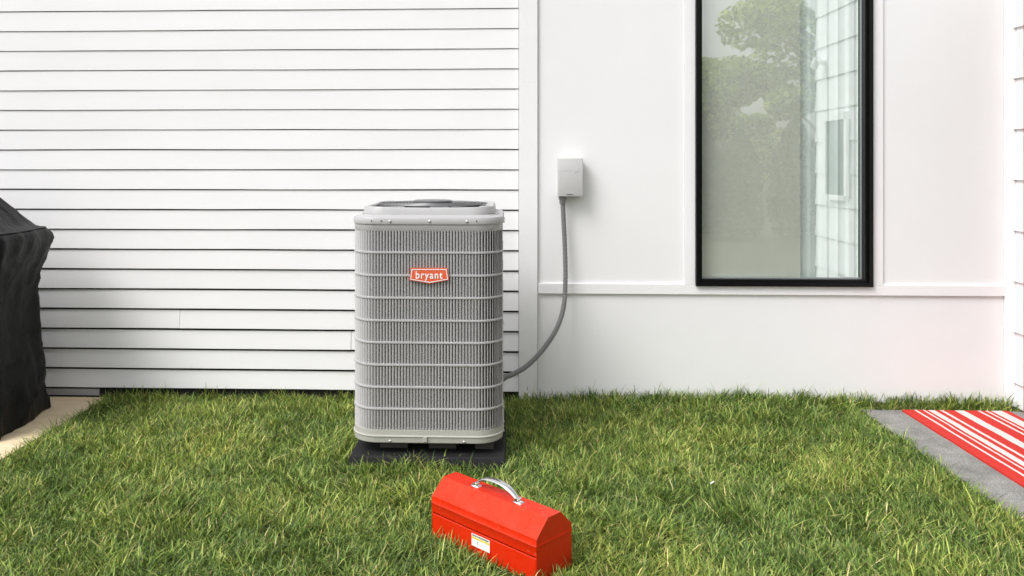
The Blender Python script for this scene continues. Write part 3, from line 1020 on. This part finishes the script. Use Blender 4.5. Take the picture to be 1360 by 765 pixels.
def fold(p, z):
    x, y = p
    a = math.atan2(y / GD, x / GW)
    s_ = x * 3.1 + y * 5.3
    f_ = 0.012 * noise.noise((x * 5, y * 5 + 3, z * 2.2)) + 0.007 * noise.noise((x * 14, y * 14, z * 5 + 9)) + 0.003 * noise.noise((x * 34, y * 34, z * 18))
    dr = 0.006 * math.sin(14 * (x - y * 1.3) + 5 * z + 3 * noise.noise((x * 2, y * 2, z * 3))) * max(0, min(1, (0.9 - z) / 0.4))
    rid = 1 - abs(noise.noise((x * 7 + 2 * z, y * 7 - z * 5, z * 6 + 4))) * 2
    rid2 = 1 - abs(noise.noise((x * 16 - 6 * z, y * 16 + z * 9, z * 10 + 14))) * 2
    lower = max(0, min(1, (0.95 - z) / 0.1))
    return f_ + dr * 0.9 + (0.010 * max(0, rid) ** 3 + 0.006 * max(0, rid2) ** 3) * (0.25 + 0.75 * lower)
bm = bmesh.new()
rings = []
zz = []
for i in range(len(prof) - 1):
    a, b = prof[i], prof[i + 1]
    m_ = max(1, int((b[0] - a[0]) / 0.02))
    for k_ in range(m_):
        t = k_ / m_
        zz.append([a[q] + (b[q] - a[q]) * t for q in range(4)])
zz.append(list(prof[-1]))
for z, o, hd, r in zz:
    pts = []
    base_pts = rrect(GW + o, hd, r, 7)
    for i, p in enumerate(base_pts):
        q = base_pts[(i + 1) % len(base_pts)]
        L = math.hypot(q[0] - p[0], q[1] - p[1])
        m_ = 34 if L > 0.7 else (18 if L > 0.12 else 2)
        for k_ in range(m_ if (i % 8) == 7 else 2):
            t = k_ / (m_ if (i % 8) == 7 else 2)
            pts.append((p[0] + (q[0] - p[0]) * t, p[1] + (q[1] - p[1]) * t))
    ring = []
    n_ = len(pts)
    for i in range(n_):
        pa, pb = pts[i - 1], pts[(i + 1) % n_]
        tx, ty = pb[0] - pa[0], pb[1] - pa[1]
        L = math.hypot(tx, ty) or 1
        nx_, ny_ = ty / L, -tx / L
        f_ = fold(pts[i], z)
        ring.append((pts[i][0] + nx_ * f_, pts[i][1] + ny_ * f_, max(0.003, z + 0.004 * noise.noise((pts[i][0] * 6, pts[i][1] * 6, z * 4 + 20)))))
    rings.append(ring)
loft(bm, rings)
bm_obj('cover', bm, M['fabric'], gr, local=True, smooth=True, angle=80)
bm = bmesh.new()
sp = []
for i, p in enumerate(rrect(GW + 0.008, 0.277, 0.06, 10)):
    sp.append((p[0], p[1]))
dn = []
for i, p in enumerate(sp):
    q = sp[(i + 1) % len(sp)]
    L = math.hypot(q[0] - p[0], q[1] - p[1])
    m_ = 30 if L > 0.1 else 1
    for k_ in range(m_):
        t = k_ / m_
        x, y = p[0] + (q[0] - p[0]) * t, p[1] + (q[1] - p[1]) * t
        f_ = fold((x, y), 0.942)
        l_ = math.hypot(x, y)
        dn.append((x * (1 + f_ / l_), y * (1 + f_ / l_), 0.945 + 0.003 * noise.noise((x * 6, y * 6, 23))))
add_tube(bm, dn + dn[:1], 0.0035, 6)
bm_obj('seam_piping', bm, M['fabric'], gr, local=True, smooth=True)
# a sewn grab loop on the front edge of the hood
gl = on_y(4, 300, gc.y - 0.28)
bm = bmesh.new()
add_tube(bm, [(-0.02 + GW - 0.35, -0.27, 0.96), (GW - 0.28, -0.298, 0.962), (GW - 0.2, -0.302, 0.958), (GW - 0.13, -0.298, 0.95), (GW - 0.10, -0.275, 0.945)], [0.012, 0.017, 0.018, 0.017, 0.010], 10)
bm_obj('grab_loop', bm, M['fabric'], gr, local=True, smooth=True)

# ================================================================== rug
RX0, RX1 = on_z(1200, 545, 0.01).x, on_z(1334, 543, 0.01).x
RY1 = on_z(1265, 544.5, 0.01).y
RLEN = 1.06
bm = bmesh.new()
rows = []
for j in range(41):
    y = -RLEN * j / 40
    row = []
    for i in range(17):
        x = (RX1 - RX0) * i / 16
        xe = 0.004 * noise.noise((2, y * 5, 0)) if i in (0, 16) else 0
        row.append(bm.verts.new((x + xe, y, 0.0085 + 0.0015 * noise.noise((x * 7, y * 7, 3)))))
    rows.append(row)
for j in range(40):
    for i in range(16):
        bm.faces.new((rows[j][i], rows[j + 1][i], rows[j + 1][i + 1], rows[j][i + 1]))
r = bmesh.ops.extrude_face_region(bm, geom=bm.faces[:])
for v in r['geom']:
    if isinstance(v, bmesh.types.BMVert): v.co.z = 0.0
rug = bm_obj('striped_rug', bm, rug_mat(RX1 - RX0), None, smooth=True)
rug.location = (RX0, RY1, 0.0)
tag(rug, 'red and white striped runner rug lying on the grey path', 'rug')

# ================================================================== scrap on the lawn
bm = bmesh.new()
c = on_z(946, 642, 0.026)
vs = [bm.verts.new(c + Vector(p)) for p in ((-0.010, 0, -0.004), (-0.002, -0.004, 0.002), (0.009, 0.002, 0.006), (0.006, 0.006, 0.007), (-0.004, 0.005, 0.001))]
bm.faces.new(vs)
r = bmesh.ops.extrude_face_region(bm, geom=bm.faces[:])
for v in r['geom']:
    if isinstance(v, bmesh.types.BMVert): v.co.z += 0.001
tag(bm_obj('scrap', bm, M['sticker']), 'tiny white scrap caught in the grass', 'scrap')

# ================================================================== grass
def vnoise(x, y, seed):
    rng = np.random.default_rng(seed)
    g = rng.random((64, 64))
    xi, yi = np.floor(x).astype(int), np.floor(y).astype(int)
    fx_, fy_ = x - xi, y - yi
    fx_ = fx_ * fx_ * (3 - 2 * fx_); fy_ = fy_ * fy_ * (3 - 2 * fy_)
    a = g[xi % 64, yi % 64]; b = g[(xi + 1) % 64, yi % 64]; c_ = g[xi % 64, (yi + 1) % 64]; d_ = g[(xi + 1) % 64, (yi + 1) % 64]
    return (a * (1 - fx_) + b * fx_) * (1 - fy_) + (c_ * (1 - fx_) + d_ * fx_) * fy_

def grass_patch(name, x0, x1, y0, y1, density):
    n = int((x1 - x0) * (y1 - y0) * density)
    # tufts: blades gather round random centres
    nt = n // 7
    tx, ty = RNG.uniform(x0, x1, nt), RNG.uniform(y0, y1, nt)
    idx = RNG.integers(0, nt, n)
    bx_ = tx[idx] + RNG.normal(0, 0.011, n)
    by_ = ty[idx] + RNG.normal(0, 0.011, n)
    keep = (by_ < -0.012) & (by_ > y0)
    keep &= ~((bx_ > pxa - 0.002) & (bx_ < pxb + 0.002) & (by_ > PYF - 0.002) & (by_ < PYF + 0.70))
    edge = PX0 + 0.012 * (vnoise(bx_ * 0 + 3, by_ * 11, 5) - 0.5)
    keep &= ~((bx_ > edge - 0.002) & (by_ < PY1))
    keep &= bx_ < XS - 0.01
    keep &= ~((bx_ < SX1 + 0.004) & (by_ > -1.85))
    # toolbox footprint
    c_, s_ = math.cos(-tang), math.sin(-tang)
    lx = (bx_ - tc.x) * c_ - (by_ - tc.y) * s_
    ly = (bx_ - tc.x) * s_ + (by_ - tc.y) * c_
    keep &= ~((np.abs(lx) < hx + 0.003) & (np.abs(ly) < hy + 0.003))
    bx_, by_, idx = bx_[keep], by_[keep], idx[keep]
    n = len(bx_)
    big = vnoise(bx_ * 2.2 + 40, by_ * 2.2 + 40, 1)
    mid = vnoise(bx_ * 7 + 40, by_ * 7 + 40, 2)
    sm = vnoise(bx_ * 19 + 40, by_ * 19 + 40, 6)
    swirl = (vnoise(bx_ * 3.1 + 9, by_ * 3.1 + 30, 3) + 0.6 * vnoise(bx_ * 9 + 9, by_ * 9 + 30, 4)) * 2 * math.pi * 1.3
    tuft_az = RNG.uniform(0, 2 * math.pi, nt)
    az_ = swirl + 0.55 * (tuft_az[idx] - math.pi) * 0.8 + RNG.normal(0, 1.5, n)
    h = RNG.gamma(9, 1 / 9, n) * 0.037 * (0.72 + 0.5 * mid)
    # close to the wall the mower leaves longer, straighter blades; near the path edge too
    wall = np.clip(1 - (-by_) / 0.14, 0, 1)
    h *= 1 + 0.38 * wall
    padf = (by_ > PYF - 0.07) & (by_ < PYF + 0.0) & (bx_ > pxa - 0.05) & (bx_ < pxb + 0.05)
    h *= np.where(padf, 1.35, 1.0)
    h = np.clip(h, 0.022, 0.115)
    lean = h * np.clip(RNG.normal(0.98, 0.45, n) * (1 - 0.45 * wall), 0.05, 1.9)
    hz_ = np.sqrt(np.clip(h * h * 1.5 - lean * lean * 0.4, (0.42 * h) ** 2, None))
    w = RNG.uniform(0.0011, 0.0024, n)
    dx, dy = np.cos(az_), np.sin(az_)
    # keep blades from leaning through the wall
    dy = np.where((by_ + lean * dy > -0.03), -np.abs(dy) * 0.6, dy)
    ta = az_ + RNG.normal(0, 0.5, n)
    sx, sy = -np.sin(ta), np.cos(ta)
    z0 = GZ - 0.003 + bank(bx_, by_)
    ts = np.array([0.0, 0.4, 0.75, 1.0])
    ws = np.array([0.85, 1.0, 0.7, 0.0])
    droop = RNG.uniform(0.0, 0.35, n)
    V = np.zeros((n, 7, 3), dtype=np.float32)
    vi = 0
    for k_ in range(4):
        t = ts[k_]
        cx = bx_ + dx * lean * t ** 1.7
        cy = by_ + dy * lean * t ** 1.7
        cz = z0 + hz_ * (t - droop * t ** 3 * 0.6)
        if k_ < 3:
            V[:, vi, 0] = cx - sx * w * ws[k_]; V[:, vi, 1] = cy - sy * w * ws[k_]; V[:, vi, 2] = cz
            V[:, vi + 1, 0] = cx + sx * w * ws[k_]; V[:, vi + 1, 1] = cy + sy * w * ws[k_]; V[:, vi + 1, 2] = cz
            vi += 2
        else:
            V[:, vi, 0] = cx; V[:, vi, 1] = cy; V[:, vi, 2] = cz
    tri = np.array([[0, 1, 3], [0, 3, 2], [2, 3, 5], [2, 5, 4], [4, 5, 6]])
    faces = (np.arange(n)[:, None, None] * 7 + tri[None]).reshape(-1, 3)
    me = bpy.data.meshes.new(name)
    me.vertices.add(n * 7)
    me.vertices.foreach_set('co', V.ravel())
    nf = len(faces)
    me.loops.add(nf * 3)
    me.loops.foreach_set('vertex_index', faces.ravel().astype(np.int32))
    me.polygons.add(nf)
    me.polygons.foreach_set('loop_start', np.arange(nf, dtype=np.int32) * 3)
    me.polygons.foreach_set('loop_total', np.full(nf, 3, dtype=np.int32))
    me.update()
    # colour: dark green, mid green, yellow-green, straw; in patches
    pal = np.array([[0.080, 0.145, 0.024], [0.215, 0.310, 0.058], [0.42, 0.475, 0.115], [0.62, 0.53, 0.23]])
    u = RNG.random(n)
    yel = np.clip(0.30 + 0.75 * (big - 0.5) + 0.6 * (mid - 0.5), 0.03, 0.8)
    k0 = 0.38 - 0.3 * (yel - 0.3) + 0.3 * (sm - 0.5)
    ci = np.where(u < k0, 0, np.where(u < k0 + 0.40, 1, np.where(u < 0.962 - 0.05 * (yel - .3), 2, 3)))
    colr = pal[ci] * RNG.uniform(0.55, 1.45, (n, 1))
    colr = colr * (1 - 0.25 * (yel[:, None] - 0.3) * np.array([[-0.8, -0.4, 0.6]]))
    C4 = np.ones((n, 7, 4), dtype=np.float32)
    shade_grad = np.array([0.9, 0.9, 0.95, 0.95, 1.03, 1.03, 1.1])  # soft occlusion put into the blade colour: darker foot, lighter tip
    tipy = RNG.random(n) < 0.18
    C4[:, :, :3] = colr[:, None, :] * shade_grad[None, :, None]
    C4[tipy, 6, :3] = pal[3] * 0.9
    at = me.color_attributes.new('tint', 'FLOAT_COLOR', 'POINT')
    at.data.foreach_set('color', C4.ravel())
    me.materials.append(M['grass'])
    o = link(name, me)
    return tag(o, 'dense short green grass of the lawn', 'grass', kind='stuff')
grass_patch('grass', -3.9, 2.66, -2.35, 0.0, 27000)

# ================================================================== trees and hedge behind the viewer, mirrored in the pane
def leaf_cloud(name, pts, size, pal, parent, rng):
    n = len(pts)
    nrm = rng.normal(0, 1, (n, 3)); nrm[:, 2] = np.abs(nrm[:, 2]) + 0.3
    nrm /= np.linalg.norm(nrm, axis=1)[:, None]
    a = np.cross(nrm, rng.normal(0, 1, (n, 3))); a /= np.linalg.norm(a, axis=1)[:, None]
    b = np.cross(nrm, a)
    s_ = size * rng.uniform(0.6, 1.4, (n, 1))
    V = np.stack([pts - a * s_, pts - b * s_ * 0.55, pts + a * s_, pts + b * s_ * 0.55], 1).astype(np.float32)
    me = bpy.data.meshes.new(name)
    me.vertices.add(n * 4); me.vertices.foreach_set('co', V.ravel())
    me.loops.add(n * 4); me.loops.foreach_set('vertex_index', np.arange(n * 4, dtype=np.int32))
    me.polygons.add(n)
    me.polygons.foreach_set('loop_start', np.arange(n, dtype=np.int32) * 4)
    me.polygons.foreach_set('loop_total', np.full(n, 4, dtype=np.int32))
    me.update()
    col = np.array(pal)[rng.integers(0, len(pal), n)] * rng.uniform(0.7, 1.3, (n, 1))
    C4 = np.ones((n, 4, 4), dtype=np.float32); C4[:, :, :3] = col[:, None]
    at = me.color_attributes.new('tint', 'FLOAT_COLOR', 'POINT')
    at.data.foreach_set('color', C4.ravel())
    me.materials.append(M['leaf'])
    return link(name, me, parent, local=True)

def tree(x, y, h, w, seed, label):
    rng = np.random.default_rng(seed)
    t = empty('deciduous_tree', (x, y, GZ))
    tag(t, label, 'tree')
    bm = bmesh.new()
    add_tube(bm, [(0, 0, -0.1), (0.05, 0.02, h * 0.2), (-0.03, 0.05, h * 0.45), (0.04, 0, h * 0.8)], [0.2, 0.15, 0.11, 0.03], 9)
    ctr = []
    for i in range(17):
        zf = rng.uniform(0.24, 0.97)
        rad_ = w * math.sqrt(max(0.05, 1 - ((zf - 0.52) / 0.5) ** 2)) * rng.uniform(0.45, 1.0)
        a = i * 2.4 + rng.uniform(-0.4, 0.4)
        c_ = np.array([rad_ * math.cos(a), rad_ * math.sin(a), zf * h])
        ctr.append(c_)
        z0 = max(h * 0.15, zf * h - rad_ * 0.7)
        add_tube(bm, [(0, 0, z0), (c_[0] * 0.5, c_[1] * 0.5, (z0 + c_[2]) / 2 + 0.1), tuple(c_)], [0.06, 0.04, 0.012], 6)
    bm_obj('trunk', bm, M['bark'], t, local=True, smooth=True)
    P_ = []
    for c_ in ctr:
        k_ = 700
        d_ = rng.normal(0, 1, (k_, 3)); d_ /= np.linalg.norm(d_, axis=1)[:, None]
        rr_ = rng.uniform(0.35, 1.0, (k_, 1)) ** 0.5
        P_.append(c_ + d_ * rr_ * np.array([0.36, 0.36, 0.24]) * w * rng.uniform(0.7, 1.2))
    leaf_cloud('crown', np.concatenate(P_), 0.11, [(0.26, 0.36, 0.08), (0.36, 0.44, 0.11), (0.48, 0.54, 0.18), (0.13, 0.20, 0.05)], t, rng)

tree(6.0, -21.0, 4.0, 1.9, 1, 'lower broad leafy tree across the lawn, left of the tallest one')
tree(9.3, -19.5, 9.5, 2.6, 2, 'tallest leafy tree across the lawn')
tree(8.2, -27.0, 5.0, 2.6, 3, 'leafy tree standing farthest back between two other trees')
def column(x, y, h, w, seed, nth):
    rng = np.random.default_rng(seed)
    t = empty('columnar_conifer', (x, y, GZ))
    tag(t, 'dark columnar conifer before the leafy trees, %s from the house wing' % nth, 'conifer', 'columnar conifers in a row across the lawn')
    bm = bmesh.new()
    add_tube(bm, [(0, 0, -0.05), (0, 0, h * 0.5), (0, 0, h * 0.92)], [0.05, 0.035, 0.008], 7)
    bm_obj('trunk', bm, M['bark'], t, local=True, smooth=True)
    k_ = 5200
    zf = rng.uniform(0.02, 1.0, k_) ** 0.9
    rad_ = w * (np.minimum(1, (1 - zf) * 2.6) ** 0.7) * (0.85 + 0.15 * np.minimum(1, zf * 6)) * (rng.uniform(0.3, 1, k_) ** 0.4)
    a = rng.uniform(0, 2 * math.pi, k_)
    rad_ *= 1 + 0.12 * np.sin(a * 5 + zf * 9)
    leaf_cloud('crown', np.stack([rad_ * np.cos(a), rad_ * np.sin(a), zf * h], 1), 0.05, [(0.035, 0.06, 0.02), (0.05, 0.08, 0.028), (0.025, 0.045, 0.015)], t, rng)
for i, (x, h, w) in enumerate(((3.35, 2.0, 0.42), (4.05, 1.85, 0.36), (5.0, 2.05, 0.44), (5.8, 1.95, 0.42))):
    column(x, -10.0, h, w, 40 + i, ('fourth', 'third', 'second', 'first')[i])
